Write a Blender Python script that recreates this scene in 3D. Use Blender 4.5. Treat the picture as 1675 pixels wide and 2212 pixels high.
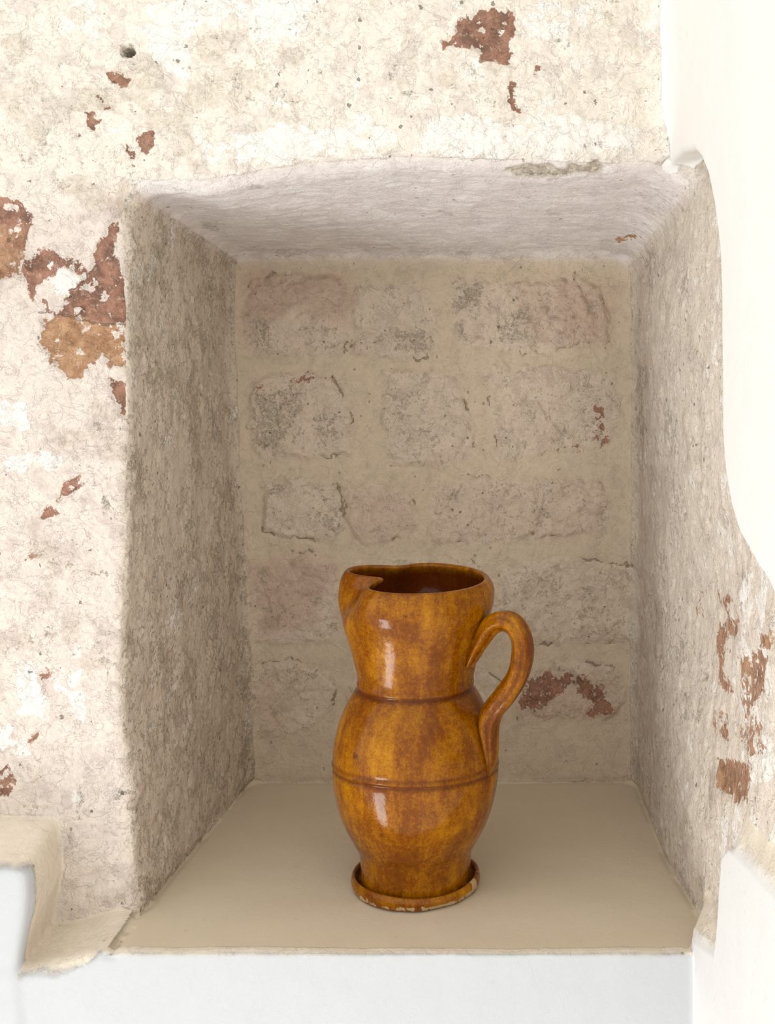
import bpy, math
import numpy as np
from mathutils import Vector

# ------------------------------------------------------------------ scene, camera, light
for o in list(bpy.data.objects):
    bpy.data.objects.remove(o, do_unlink=True)
scn = bpy.context.scene
COL = scn.collection
F_PX, D_CAM, K = 2300.0, 0.69, 0.0003          # focal length in pixels, camera distance to wall, metres per pixel on the wall
VX, VY = 1045.0, 890.0                          # principal point of the shifted lens
ZC = 1.25                                       # height of the camera above the room floor

cam = bpy.data.cameras.new('camera')
cam.sensor_fit = 'VERTICAL'
cam.sensor_height = 36.0
cam.lens = 36.0 * F_PX / 2212.0
cam.shift_x = -(VX - 837.5) / 2212.0
cam.shift_y = -(1106.0 - VY) / 2212.0
cam.clip_start = 0.01
camo = bpy.data.objects.new('camera', cam)
COL.objects.link(camo)
camo.location = (0, -D_CAM, ZC)
camo.rotation_euler = (math.radians(90), 0, 0)
scn.camera = camo

world = bpy.data.worlds.new('room_light')
scn.world = world
world.use_nodes = True
bg = world.node_tree.nodes['Background']
bg.inputs[0].default_value = (1.0, 0.975, 0.94, 1)
bg.inputs[1].default_value = 1.34

win = bpy.data.lights.new('window_daylight', 'AREA')
win.shape = 'RECTANGLE'
win.size, win.size_y = 0.32, 0.62
win.energy = 9.0
win.color = (1.0, 0.985, 0.96)
wo = bpy.data.objects.new('window_daylight', win)
COL.objects.link(wo)
wo.location = (-0.95, -0.79, ZC - 1.05)       # low glazed door on the left, behind the camera
d = Vector((-0.02, 0.05, wo.location.z)) - wo.location
wo.rotation_euler = d.to_track_quat('-Z', 'Y').to_euler()

scn.view_settings.view_transform = 'Standard'
scn.view_settings.look = 'None'
scn.view_settings.gamma = 1.0
scn.view_settings.exposure = 0.0
scn.view_settings.use_curve_mapping = False

# ------------------------------------------------------------------ numeric helpers
f4 = np.float32
_rng = np.random.RandomState(7)
_perm = np.tile(_rng.permutation(256), 3).astype(np.int32)
_g = _rng.normal(size=(256, 3)); _g /= np.linalg.norm(_g, axis=1)[:, None]
_g = _g.astype(f4)

def noise(p, scale, seed=0):
    """gradient noise, about -0.7..0.7; p (n,3), scale = cycles per metre"""
    q = p * np.asarray(scale, f4) + f4(seed * 17.31 + 100.0)
    i = np.floor(q).astype(np.int32)
    f = (q - i).astype(f4)
    i &= 255
    u = f * f * f * (f * (f * 6 - 15) + 10)
    out = 0
    def corner(a, b, c):
        h = _perm[_perm[_perm[(i[:, 0] + a)] + ((i[:, 1] + b) & 255)] + ((i[:, 2] + c) & 255)]
        g = _g[h]
        return g[:, 0] * (f[:, 0] - a) + g[:, 1] * (f[:, 1] - b) + g[:, 2] * (f[:, 2] - c)
    x00 = corner(0, 0, 0); x10 = corner(1, 0, 0)
    a = x00 + u[:, 0] * (x10 - x00)
    x00 = corner(0, 1, 0); x10 = corner(1, 1, 0)
    b = x00 + u[:, 0] * (x10 - x00)
    ab = a + u[:, 1] * (b - a)
    x00 = corner(0, 0, 1); x10 = corner(1, 0, 1)
    a = x00 + u[:, 0] * (x10 - x00)
    x00 = corner(0, 1, 1); x10 = corner(1, 1, 1)
    b = x00 + u[:, 0] * (x10 - x00)
    cd = a + u[:, 1] * (b - a)
    return ab + u[:, 2] * (cd - ab)

def fbm(p, scale, octs, seed=0, gain=0.5):
    s, a, t = 0, 1.0, 0
    for k in range(octs):
        s = s + a * noise(p, np.asarray(scale) * 2.03 ** k, seed + k * 3)
        t += a; a *= gain
    return s / t

def sstep(a, b, x):
    t = np.clip((x - a) / (b - a), 0, 1)
    return t * t * (3 - 2 * t)

def smin(a, b, k):
    h = np.maximum(k - np.abs(a - b), 0) / k
    return np.minimum(a, b) - h * h * k * 0.25

def smax(a, b, k):
    return -smin(-a, -b, k)

def lerp(a, b, t):
    return a + (b - a) * t

def lin(c):
    return tuple(((v / 255.0) / 12.92 if v <= 10 else ((v / 255.0 + 0.055) / 1.055) ** 2.4) for v in c)

def poly_sd(u, v, pts):
    """signed distance to a polygon, negative inside"""
    pts = np.asarray(pts, f4)
    n = len(pts)
    d2 = np.full(u.shape, 1e12, f4)
    ins = np.zeros(u.shape, bool)
    for i in range(n):
        ax, ay = pts[i]; bx, by = pts[(i + 1) % n]
        ex, ey = bx - ax, by - ay
        wx, wy = u - ax, v - ay
        t = np.clip((wx * ex + wy * ey) / (ex * ex + ey * ey + 1e-12), 0, 1)
        d2 = np.minimum(d2, (wx - ex * t) ** 2 + (wy - ey * t) ** 2)
        if ay != by:
            c = (ay > v) != (by > v)
            ins ^= c & (u < ex * (v - ay) / ey + ax)
    d_ = np.sqrt(d2)
    return np.where(ins, -d_, d_)

# ------------------------------------------------------------------ the masonry as one distance field (camera height = 0)
ZF, YB = -0.3255, 0.246                 # shelf top, niche back
XP_UP, XP_LO = 0.1215, 0.1266           # plaster faces on the right-hand wall
Y_SH = -0.050                           # front of the white wall under the shelf
X_BL, Z_BL = -0.277, -0.273             # plaster block beside the pier

UP_EDGE = [(0.4, 0.162), (-0.010, 0.161), (-0.0325, 0.160), (-0.076, 0.152), (-0.098, 0.141), (-0.112, 0.128), (-0.124, 0.110),
           (-0.132, 0.085), (-0.1355, 0.05), (-0.1365, 0.01), (-0.139, -0.012), (-0.147, -0.030), (-0.160, -0.046), (-0.177, -0.058),
           (-0.200, -0.066), (-0.225, -0.073), (-0.246, -0.081), (-0.33, -0.10), (-2.0, -0.11), (-2.0, 2.0), (0.4, 2.0)]
LO_EDGE = [(-0.040, -2.0), (-0.044, -0.320), (-0.070, -0.312), (-0.104, -0.300), (-0.109, -0.285), (-0.115, -0.260), (-0.121, -0.238),
           (-0.135, -0.2275), (-0.170, -0.221), (-0.228, -0.211), (-0.5, -0.185), (-2.0, -0.185), (-2.0, -2.0)]

_ty = np.arange(-0.60, 0.42, 0.0025, dtype=f4); _tz = np.arange(-0.62, 0.50, 0.0025, dtype=f4)
_TY, _TZ = np.meshgrid(_ty, _tz, indexing='ij')
_tab_up = poly_sd(_TY, _TZ, UP_EDGE); _tab_lo = poly_sd(_TY, _TZ, LO_EDGE)

def tab(T, y, z):
    a = np.clip((y + 0.60) / 0.0025, 0, len(_ty) - 1.01); b = np.clip((z + 0.62) / 0.0025, 0, len(_tz) - 1.01)
    i = a.astype(np.int32); j = b.astype(np.int32); fa = a - i; fb = b - j
    return (T[i, j] * (1 - fa) * (1 - fb) + T[i + 1, j] * fa * (1 - fb) + T[i, j + 1] * (1 - fa) * fb + T[i + 1, j + 1] * fa * fb)

_pe = np.array([(300, 281), (450, 279), (500, 276), (650, 273), (760, 276), (860, 277), (960, 284), (1050, 276), (1250, 272), (1450, 266),
                (1600, 271), (1700, 284), (1850, 288), (1950, 300), (2020, 298), (2100, 298)], float)
_pe_z = (VY - _pe[::-1, 0]) * K; _pe_x = (_pe[::-1, 1] - VX) * K
_ce = np.array([(200, 388), (290, 388), (430, 388), (640, 352), (850, 340), (1100, 346), (1330, 352), (1450, 342), (1560, 340)], float)
_ce_x = (_ce[:, 0] - VX) * K; _ce_z = (VY - _ce[:, 1]) * K - 0.004

def x_left(Y, Z):
    xf = np.interp(Z, _pe_z, _pe_x)
    xb = lerp(-0.206, -0.223, sstep(-0.33, 0.10, Z))
    t = np.clip(Y / YB, 0, 1.3)
    return lerp(xf, xb, t)

def z_ceil(X, Y):
    zf = np.interp(X, _ce_x, _ce_z)
    t = np.clip(Y / YB, -0.2, 1.2)
    return lerp(zf, 0.139, t) - 0.012 * sstep(0.10, 0.138, X) * (1 - 0.5 * t)

def x_right(Y, Z):
    x = 0.1345 + 0.0035 * sstep(0.10, -0.10, Y)
    x = x + 0.006 * sstep(-0.02, -0.20, Z) * sstep(0.12, -0.02, Y) * sstep(-0.15, -0.06, Y)    # hollow at the lower niche side
    x = x - 0.004 * sstep(-0.08, -0.2, Y) * sstep(-0.06, -0.10, Z)
    x = x - 0.0035 * np.sin(Z * 21.0 + 1.0) * sstep(0.25, 0.0, Y)
    return x

def prims(X, Y, Z):
    front = -0.0025 * np.sin(X * 17 + Z * 9) + 0.003 * sstep(0.17, 0.26, Z) - Y
    cav = smin(smin(X - x_left(Y, Z), YB - Y, 0.022), z_ceil(X, Y) - Z, 0.020)
    xr = x_right(Y, Z) - X
    # ledge at the pier's foot slopes towards the left corner
    zl = ZF - 0.010 * sstep(-0.225, -0.275, X) + 0.004 * sstep(-0.03, 0.004, Y) * sstep(-0.222, -0.235, X)
    shelf = smax(Z - zl, Y_SH - Y, lerp(0.008, 0.0022, sstep(-0.235, -0.222, X)))
    block = smax(smax(X - X_BL - 0.003 * np.sin(Z * 60), Z - Z_BL - 0.010 * sstep(-0.05, 0.0, Y), 0.007), Y_SH - 0.001 - Y, 0.0055)
    sup = tab(_tab_up, Y, Z)
    up = smax(sup, XP_UP + 0.002 * sstep(0.15, 0.05, Z) - X, 0.003)
    slo = tab(_tab_lo, Y, Z)
    slope = lerp(4.0, 0.42, sstep(-0.122, -0.150, Y))
    slope = lerp(slope, 0.5, sstep(-0.275, -0.295, Z))
    lo = XP_LO + slope * np.maximum(slo, 0) - X
    lo = lo / np.sqrt(1 + np.where(slo > 0, slope, 0) ** 2)
    lo = np.maximum(lo, slo - 0.032)
    return front, cav, xr, shelf, block, up, lo

def sdf(X, Y, Z):
    front, cav, xr, shelf, block, up, lo = prims(X, Y, Z)
    kr = lerp(0.007, 0.024, sstep(0.10, 0.15, Z))
    s = smax(front, cav, kr)
    s = smin(s, xr, 0.020)
    s = smin(s, block, 0.006)
    s = smin(s, shelf, 0.004)
    s = smin(s, up, lerp(0.003, 0.030, sstep(0.168, 0.20, Z)))
    s = smin(s, lo, 0.004)
    return s

H = 0.0052
AX = np.arange(-0.42, 0.168, H, dtype=f4); AY = np.arange(-0.36, 0.275, H, dtype=f4); AZ = np.arange(-0.47, 0.345, H, dtype=f4)
GX, GY, GZ = np.meshgrid(AX, AY, AZ, indexing='ij')
S = sdf(GX, GY, GZ).astype(f4)
NX, NY, NZ = S.shape
ins = S > 0
cnt = np.zeros((NX - 1, NY - 1, NZ - 1), np.int8)
for a in (0, 1):
    for b in (0, 1):
        for c in (0, 1):
            cnt += ins[a:NX - 1 + a, b:NY - 1 + b, c:NZ - 1 + c]
act = (cnt > 0) & (cnt < 8)
ci = np.argwhere(act)
vid = np.full(act.shape, -1, np.int32); vid[act] = np.arange(len(ci))
acc = np.zeros((len(ci), 3)); wsum = np.zeros(len(ci))
cor = [(a, b, c) for a in (0, 1) for b in (0, 1) for c in (0, 1)]
cv = {q: S[ci[:, 0] + q[0], ci[:, 1] + q[1], ci[:, 2] + q[2]] for q in cor}
for q in cor:
    for ax in range(3):
        if q[ax] == 0:
            r = list(q); r[ax] = 1; r = tuple(r)
            v0, v1 = cv[q], cv[r]
            m = (v0 > 0) != (v1 > 0)
            t = np.where(m, v0 / np.where(m, v0 - v1, 1), 0)
            pnt = np.tile(np.array(q, float), (len(ci), 1)); pnt[:, ax] += t
            acc[m] += pnt[m]; wsum[m] += 1
V = (ci + acc / wsum[:, None]) * H + np.array([AX[0], AY[0], AZ[0]])
quads = []
for ax in range(3):
    sl0 = [slice(1, n - 1) for n in S.shape]; sl1 = list(sl0)
    sl0[ax] = slice(0, S.shape[ax] - 1); sl1[ax] = slice(1, S.shape[ax])
    e0, e1 = ins[tuple(sl0)], ins[tuple(sl1)]
    idx = np.argwhere(e0 != e1)
    off = np.ones(3, int); off[ax] = 0
    idx = idx + off
    flip = ins[idx[:, 0], idx[:, 1], idx[:, 2]]
    b, c = (ax + 1) % 3, (ax + 2) % 3
    def cell(db, dc):
        j = idx.copy(); j[:, b] += db; j[:, c] += dc
        return vid[j[:, 0], j[:, 1], j[:, 2]]
    qd = np.stack([cell(-1, -1), cell(0, -1), cell(0, 0), cell(-1, 0)], 1)
    qd[flip] = qd[flip][:, ::-1]
    quads.append(qd)
Q = np.concatenate(quads)
Q = Q[(Q >= 0).all(1)]
Q = Q[:, ::-1] if False else Q
del S, GX, GY, GZ, ins, cnt, act, vid

def grad(P, e=0.0012):
    g = np.zeros_like(P)
    for sx, sy, sz in ((1, -1, -1), (-1, -1, 1), (-1, 1, -1), (1, 1, 1)):
        v = sdf(P[:, 0] + sx * e, P[:, 1] + sy * e, P[:, 2] + sz * e)
        g[:, 0] += sx * v; g[:, 1] += sy * v; g[:, 2] += sz * v
    g /= 4 * e
    return g

def project(P, it=1):
    for _ in range(it):
        g = grad(P)
        l2 = np.maximum((g * g).sum(1), 0.25)
        st = np.clip(sdf(P[:, 0], P[:, 1], P[:, 2]) / l2, -0.004, 0.004)
        P = P - g * st[:, None]
    return P

def subdivide(P, Q):
    n = len(P)
    e = np.stack([Q, np.roll(Q, -1, 1)], 2).reshape(-1, 2)
    e.sort(1)
    key = e[:, 0].astype(np.int64) * n + e[:, 1]
    uk, inv = np.unique(key, return_inverse=True)
    em = (P[uk // n] + P[uk % n]) * 0.5
    fm = P[Q].mean(1)
    inv = inv.reshape(-1, 4) + n
    fi = np.arange(len(Q)) + n + len(uk)
    P2 = np.concatenate([P, em, fm])
    out = []
    for k in range(4):
        out.append(np.stack([Q[:, k], inv[:, k], fi, inv[:, k - 1]], 1))
    return P2, np.concatenate(out)

V = project(V, 2)
V, Q = subdivide(V, Q)
V = project(V, 1)
V, Q = subdivide(V, Q)
V = project(V, 1)
used = np.unique(Q)
remap = np.full(len(V), -1, np.int32); remap[used] = np.arange(len(used))
V = V[used].astype(f4); Q = remap[Q]
N0 = grad(V); N0 /= np.linalg.norm(N0, axis=1)[:, None] + 1e-9
N0 = N0.astype(f4)
X, Y, Z = V[:, 0], V[:, 1], V[:, 2]
fr, cavd, xrd, shd, bld, upd, lod = [a.astype(f4) for a in prims(X, Y, Z)]
U = VX + F_PX * X / (Y + D_CAM)         # pixel of each wall point, to place what the photograph shows on the walls
W = VY - F_PX * Z / (Y + D_CAM)

# ------------------------------------------------------------------ which wall a point belongs to
cand = np.stack([np.abs(fr) + 1e9 * (cavd > 0.012), np.abs(X - x_left(Y, Z)) + 1e9 * (Y < -0.012) + 1e9 * (Z > z_ceil(X, Y) + 0.003),
                 np.abs(YB - Y), np.abs(z_ceil(X, Y) - Z) + 1e9 * (Y < -0.02) + 1e9 * (Z < 0.1) + 1e9 * (X < x_left(Y, Z) - 0.003), np.abs(xrd),
                 np.abs(shd), np.abs(bld), np.abs(upd), np.abs(lod)], 1)
wid = cand.argmin(1)
FRONT, LEFT, BACK, CEIL, RIGHT, SHELF, BLOCK, UPPL, LOPL = range(9)

# ------------------------------------------------------------------ masks
NV = len(V)
Vn = V
n_lo = noise(Vn, 14, 1); n_md = noise(Vn, 38, 2); n_fi = fbm(Vn, 95, 2, 3)
n_a = fbm(Vn, 26, 3, 11); n_b = fbm(Vn, 60, 3, 21); n_c = fbm(Vn, 150, 2, 31)
warp = np.stack([noise(Vn, 45, 41), noise(Vn, 45, 42), noise(Vn, 45, 43)], 1) * f4(0.010)
n_w = fbm(Vn + warp, 32, 3, 51)

uw = U + n_b * 26 + n_c * 14
vw = W + n_a * 20 + n_c * 14

is_front = wid == FRONT; is_left = wid == LEFT; is_back = wid == BACK; is_ceil = wid == CEIL; is_right = wid == RIGHT

# smooth white plaster versus rough stone
smooth = np.zeros(NV, f4)
edge_n = (n_b * 0.010).astype(f4)
corner_cov = sstep(-0.004, 0.020, X - 0.113 + edge_n * 1.2) * sstep(0.168, 0.182, Z)
smooth = np.maximum(smooth, corner_cov)
smooth = np.where(wid == UPPL, 1, smooth)
smooth = np.where(wid == LOPL, sstep(0.010, 0.0, tab(_tab_lo, Y, Z)), smooth)
shelf_front = (wid == SHELF) & (Y < Y_SH + 0.006)
shelf_top = (wid == SHELF) & ~shelf_front
in_niche = sstep(-0.232, -0.224, X)
pf_ = sstep(-0.224, -0.262, X)
lowwhite = sstep(ZF - 0.0003 - 0.010 * pf_, ZF - 0.0012 - 0.016 * pf_, Z + edge_n * lerp(0.5, 0.05, in_niche))
smooth = np.where(wid == SHELF, lowwhite, smooth)
smooth = np.where(wid == BLOCK, sstep(Y_SH + 0.010, Y_SH + 0.004, Y) * sstep(Z_BL + 0.002, Z_BL - 0.006, Z + edge_n), smooth)
floorm = np.where(shelf_top, in_niche, 0).astype(f4)
floorm = floorm * (1 - smooth)
beige = np.where((wid == BLOCK) | ((wid == SHELF) & (floorm < 0.5)) | (wid == LOPL), 1 - smooth, 0).astype(f4)

# bricks: outlines as seen, one list per wall
BACK_BRICKS = [
    [(545, 600), (640, 590), (745, 608), (755, 690), (752, 770), (640, 768), (560, 772), (532, 760), (528, 700), (536, 640)],
    [(768, 618), (850, 612), (930, 622), (938, 690), (925, 775), (850, 780), (768, 772)],
    [(972, 602), (1080, 606), (1200, 604), (1255, 600), (1300, 625), (1318, 680), (1310, 735), (1240, 752), (1100, 760), (1010, 752), (975, 690)],
    [(545, 830), (600, 806), (710, 808), (735, 845), (760, 900), (755, 985), (690, 992), (560, 998), (540, 930)],
    [(832, 806), (920, 800), (985, 812), (1010, 870), (1028, 960), (995, 992), (915, 1010), (845, 1002), (828, 920)],
    [(1052, 795), (1150, 785), (1270, 795), (1330, 815), (1340, 890), (1310, 965), (1240, 972), (1150, 985), (1072, 1005), (1066, 900)],
    [(575, 1040), (650, 1034), (735, 1052), (742, 1110), (730, 1168), (620, 1165), (572, 1150)],
    [(748, 1050), (840, 1050), (890, 1070), (905, 1130), (860, 1165), (790, 1180), (752, 1150)],
    [(935, 1042), (1060, 1032), (1180, 1034), (1300, 1045), (1318, 1100), (1305, 1155), (1180, 1158), (1040, 1172), (940, 1172), (928, 1110)],
    [(535, 1215), (600, 1212), (668, 1190), (735, 1225), (740, 1320), (725, 1388), (620, 1395), (548, 1390), (530, 1300)],
    [(1075, 1220), (1170, 1205), (1290, 1215), (1370, 1225), (1385, 1300), (1370, 1385), (1240, 1390), (1120, 1388), (1072, 1330)],
    [(542, 1440), (640, 1428), (712, 1450), (720, 1500), (690, 1560), (620, 1592), (560, 1590), (538, 1520)],
    [(1120, 1440), (1220, 1430), (1330, 1445), (1352, 1500), (1330, 1548), (1220, 1552), (1120, 1560), (1108, 1500)],
    [(760, 1440), (900, 1432), (1040, 1440), (1085, 1480), (1080, 1560), (960, 1580), (800, 1578), (750, 1530)],
    [(770, 1215), (900, 1208), (1040, 1216), (1048, 1310), (1036, 1388), (900, 1392), (775, 1388), (762, 1300)]]
FRONT_BRICKS = [
    [(985, 45), (1040, 18), (1075, 15), (1110, 25), (1108, 62), (1101, 110), (1112, 150), (1096, 150), (1070, 130), (1042, 146), (1035, 120), (1000, 102), (960, 106), (956, 86), (985, 76)],
    [(-40, 425), (50, 425), (70, 468), (66, 540), (45, 560), (45, 605), (20, 600), (-40, 600)],
    [(50, 560), (72, 545), (135, 540), (152, 556), (120, 590), (90, 612), (62, 640), (48, 610)],
    [(225, 492), (250, 473), (256, 540), (270, 600), (280, 650), (276, 685), (190, 678), (145, 642), (140, 622), (180, 600), (192, 560), (210, 530)],
    [(88, 682), (150, 682), (200, 697), (262, 703), (280, 730), (282, 792), (242, 786), (216, 768), (192, 800), (176, 822), (150, 815), (112, 782), (92, 742)],
    [(240, 815), (270, 812), (280, 850), (272, 905), (256, 898), (240, 862)]]
FRONT_RED = [  # stains and small bare spots
    ([(1152, 142), (1168, 146), (1166, 172), (1154, 168)], 1.0), ([(1098, 176), (1113, 180), (1106, 212), (1126, 247), (1112, 247), (1088, 222)], 1.0),
    ([(1095, 264), (1118, 268), (1116, 280), (1096, 278)], .9), ([(232, 160), (262, 158), (292, 178), (276, 195), (240, 182)], .9), ([(184, 244), (205, 244), (207, 280), (190, 276)], 1.0),
    ([(196, 206), (212, 205), (236, 232), (222, 240)], .75), ([(155, 282), (178, 285), (184, 300), (168, 302)], .9), ([(274, 312), (296, 318), (300, 350), (284, 358)], 1.0), ([(300, 300), (325, 280), (340, 290), (328, 330), (306, 335)], .85),
    ([(140, 1050), (172, 1026), (176, 1062), (150, 1070), (132, 1086), (128, 1075)], .85), ([(100, 1100), (122, 1092), (132, 1108), (98, 1130), (86, 1120)], .85),
    ([(0, 1655), (30, 1640), (45, 1690), (20, 1725), (-20, 1725), (-20, 1650)], .8), ([(60, 1580), (88, 1560), (92, 1590), (66, 1612)], .65), ([(98, 1425), (118, 1478), (78, 1476)], .62),
    ([(150, 640), (200, 655), (275, 665), (280, 708), (200, 700), (118, 688)], 1.0), ([(110, 548), (160, 552), (196, 590), (176, 604), (140, 580)], .72), ([(40, 560), (75, 545), (115, 580), (70, 612), (44, 600)], .8), ([(60, 615), (90, 630), (135, 680), (100, 690)], .6), ([(40, 1195), (90, 1200), (84, 1218), (44, 1212)], .55)]
FRONT_GREY = [([(224, 1068), (236, 1064), (250, 1090), (246, 1106), (228, 1100)], 1.0), ([(180, 1228), (236, 1228), (240, 1248), (190, 1252)], .8), ([(212, 1262), (232, 1262), (224, 1290)], .8),
    ([(238, 1712), (262, 1698), (276, 1706), (258, 1728), (240, 1730)], 1.0), ([(172, 1690), (182, 1690), (186, 1770), (174, 1766)], .9), ([(232, 1440), (244, 1445), (240, 1500), (228, 1510)], .8),
    ([(130, 1268), (160, 1262), (168, 1280), (140, 1284)], .7), ([(200, 905), (240, 920), (232, 935), (192, 930)], .7), ([(185, 820), (205, 820), (208, 880), (196, 880)], .55), ([(840, 135), (856, 135), (858, 180), (842, 178)], .7),
    ([(868, 188), (900, 188), (898, 202), (870, 202)], .8), ([(256, 100), (290, 98), (294, 122), (262, 126)], 1.0), ([(30, 75), (42, 72), (34, 92), (22, 92)], .7), ([(140, 600), (160, 650), (130, 660)], .6), ([(820, 250), (836, 248), (838, 258), (822, 260)], .8),  # the patch over the deep hole paints its inner shade
    ([(126, 690), (210, 660), (250, 696), (150, 684)], .6)]
BACK_RED = [([(600, 806), (712, 808), (714, 826), (604, 824)], .9), ([(545, 830), (572, 822), (566, 846), (546, 850)], .8), ([(1284, 880), (1306, 878), (1310, 960), (1296, 985), (1290, 930)], 1.0), ([(1236, 960), (1256, 958), (1254, 972), (1236, 974)], 1.0), ([(1150, 975), (1236, 966), (1236, 974), (1150, 984)], .8),
    ([(1205, 602), (1262, 600), (1258, 612), (1206, 610)], .8), ([(1140, 1450), (1240, 1432), (1290, 1465), (1330, 1490), (1330, 1545), (1280, 1540), (1240, 1490), (1200, 1520), (1130, 1550), (1120, 1520)], .80), ([(1265, 1515), (1320, 1520), (1318, 1545), (1270, 1542)], 1.0),
    ([(1090, 1590), (1130, 1600), (1080, 1625)], .6), ([(700, 1000), (735, 1000), (735, 1008), (700, 1008)], .6)]
BACK_PINK = [([(530, 590), (760, 600), (756, 690), (700, 690), (640, 660), (560, 700), (530, 740)], .9), ([(1200, 610), (1318, 620), (1318, 740), (1200, 740)], .9), ([(1110, 620), (1200, 620), (1200, 740), (1130, 730)], .6), ([(530, 1215), (680, 1190), (735, 1225), (680, 1330), (560, 1380)], .9), ([(740, 1050), (905, 1060), (900, 1160), (760, 1170)], .5), ([(930, 1040), (1310, 1040), (1310, 1160), (930, 1165)], .35), ([(540, 1430), (640, 1500), (600, 1590), (540, 1570)], .5), ([(1120, 1450), (1345, 1440), (1345, 1550), (1120, 1555)], .6)]
BACK_GREY = [([(972, 602), (1040, 600), (1060, 650), (1010, 680), (1020, 740), (985, 735)], .95), ([(1060, 690), (1150, 650), (1160, 740), (1080, 745)], .75), ([(1240, 640), (1300, 640), (1300, 700), (1250, 700)], .6), ([(540, 850), (640, 820), (660, 900), (600, 990), (545, 980)], .8), ([(660, 880), (750, 880), (755, 960), (690, 980)], .75), ([(540, 690), (590, 690), (590, 750), (545, 750)], .8),
    ([(650, 680), (760, 700), (755, 770), (650, 760)], .45), ([(800, 715), (935, 700), (925, 770), (800, 770)], .72), ([(660, 600), (930, 612), (930, 640), (700, 640)], .6), ([(832, 830), (920, 820), (900, 960), (840, 960)], .62), ([(960, 840), (1000, 850), (990, 960), (960, 950)], .6), ([(1140, 880), (1160, 880), (1155, 955), (1145, 955)], .95), ([(1195, 900), (1232, 900), (1230, 940), (1196, 940)], .9), ([(1240, 830), (1280, 830), (1270, 920), (1250, 920)], .75), ([(1060, 810), (1130, 800), (1120, 850), (1070, 850)], .55),
    ([(580, 1040), (620, 1030), (620, 1080), (590, 1080)], .85), ([(690, 1100), (740, 1090), (745, 1165), (700, 1160)], .7), ([(570, 1100), (640, 1110), (620, 1160), (580, 1150)], .5), ([(950, 1040), (1010, 1040), (1000, 1090), (950, 1090)], .7), ([(1060, 1050), (1105, 1040), (1110, 1070), (1070, 1080)], .75), ([(1140, 1100), (1190, 1095), (1190, 1120), (1145, 1120)], .85), ([(1060, 1110), (1090, 1110), (1090, 1140), (1060, 1140)], .8), ([(1285, 1110), (1312, 1120), (1310, 1155), (1295, 1150)], .9), ([(1125, 1065), (1145, 1065), (1145, 1085), (1125, 1085)], .8), ([(960, 1140), (1010, 1140), (1010, 1160), (960, 1160)], .7),
    ([(1240, 1250), (1290, 1250), (1290, 1340), (1250, 1340)], .7), ([(560, 1300), (650, 1280), (640, 1340), (570, 1350)], .5), ([(1190, 1450), (1240, 1440), (1240, 1490), (1200, 1500)], .7), ([(560, 1500), (600, 1480), (620, 1560), (570, 1570)], .45), ([(580, 545), (650, 538), (650, 552), (580, 556)], .9), ([(985, 540), (1020, 542), (1015, 552), (985, 552)], .9), ([(1335, 535), (1375, 540), (1365, 570), (1335, 565)], .7)]
CEIL_GREY = [([(525, 398), (562, 394), (566, 402), (535, 410)], .9), ([(940, 455), (982, 456), (980, 468), (946, 462)], .9), ([(432, 480), (470, 484), (478, 502), (445, 505)], .9), ([(575, 540), (660, 536), (655, 555), (580, 556)], .9), ([(1180, 452), (1212, 455), (1200, 468), (1184, 464)], .8), ([(985, 540), (1018, 540), (1016, 554), (988, 552)], .9), ([(320, 392), (400, 405), (396, 414), (330, 400)], .8), ([(1380, 415), (1420, 405), (1470, 420), (1490, 385), (1505, 395), (1470, 450), (1380, 490), (1300, 520), (1330, 495), (1400, 470)], .62), ([(1390, 372), (1450, 378), (1448, 386), (1400, 382)], .7), ([(1372, 412), (1398, 414), (1390, 420), (1374, 420)], .8)]
CEIL_OCHRE = [([(1325, 520), (1340, 508), (1375, 500), (1380, 508), (1345, 525)], 1.0), ]
CEIL_STONE = [(1100, 366), (1130, 350), (1180, 352), (1220, 362), (1265, 348), (1300, 344), (1308, 360), (1290, 378), (1230, 380), (1170, 388), (1130, 378)]
RIGHT_RED = [([(1562, 1280), (1588, 1285), (1600, 1350), (1596, 1390), (1580, 1380), (1568, 1330)], .7), ([(1556, 1340), (1572, 1340), (1570, 1420), (1588, 1490), (1580, 1500), (1562, 1480), (1556, 1410)], .85), ([(1555, 1540), (1572, 1540), (1580, 1600), (1562, 1600)], .8), ([(1548, 1640), (1580, 1640), (1622, 1650), (1630, 1690), (1600, 1740), (1560, 1710)], .92), ([(1600, 1420), (1660, 1380), (1665, 1460), (1640, 1520), (1605, 1560)], .62), ([(1590, 1560), (1650, 1540), (1660, 1640), (1600, 1640)], .52), ([(1640, 1370), (1672, 1370), (1674, 1400), (1645, 1400)], .85), ([(1496, 1265), (1526, 1265), (1526, 1330), (1502, 1330)], .5)]
RIGHT_GREY = [([(1345, 600), (1365, 600), (1370, 700), (1352, 720)], .95), ([(1390, 540), (1425, 530), (1425, 620), (1400, 640)], .75), ([(1370, 780), (1400, 780), (1405, 960), (1380, 960)], .8), ([(1430, 880), (1465, 880), (1465, 990), (1440, 990)], .7), ([(1470, 580), (1500, 580), (1495, 640), (1475, 640)], .8), ([(1480, 530), (1495, 520), (1492, 590), (1482, 590)], .8), ([(1420, 1000), (1480, 1000), (1490, 1120), (1450, 1140)], .55), ([(1400, 1280), (1470, 1290), (1490, 1460), (1420, 1460)], .6), ([(1440, 1480), (1520, 1500), (1520, 1560), (1450, 1560)], .6), ([(1480, 1920), (1500, 1915), (1510, 1990), (1495, 1990)], .8), ([(1505, 1990), (1560, 1975), (1555, 2030), (1520, 2050)], .5)]
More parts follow.
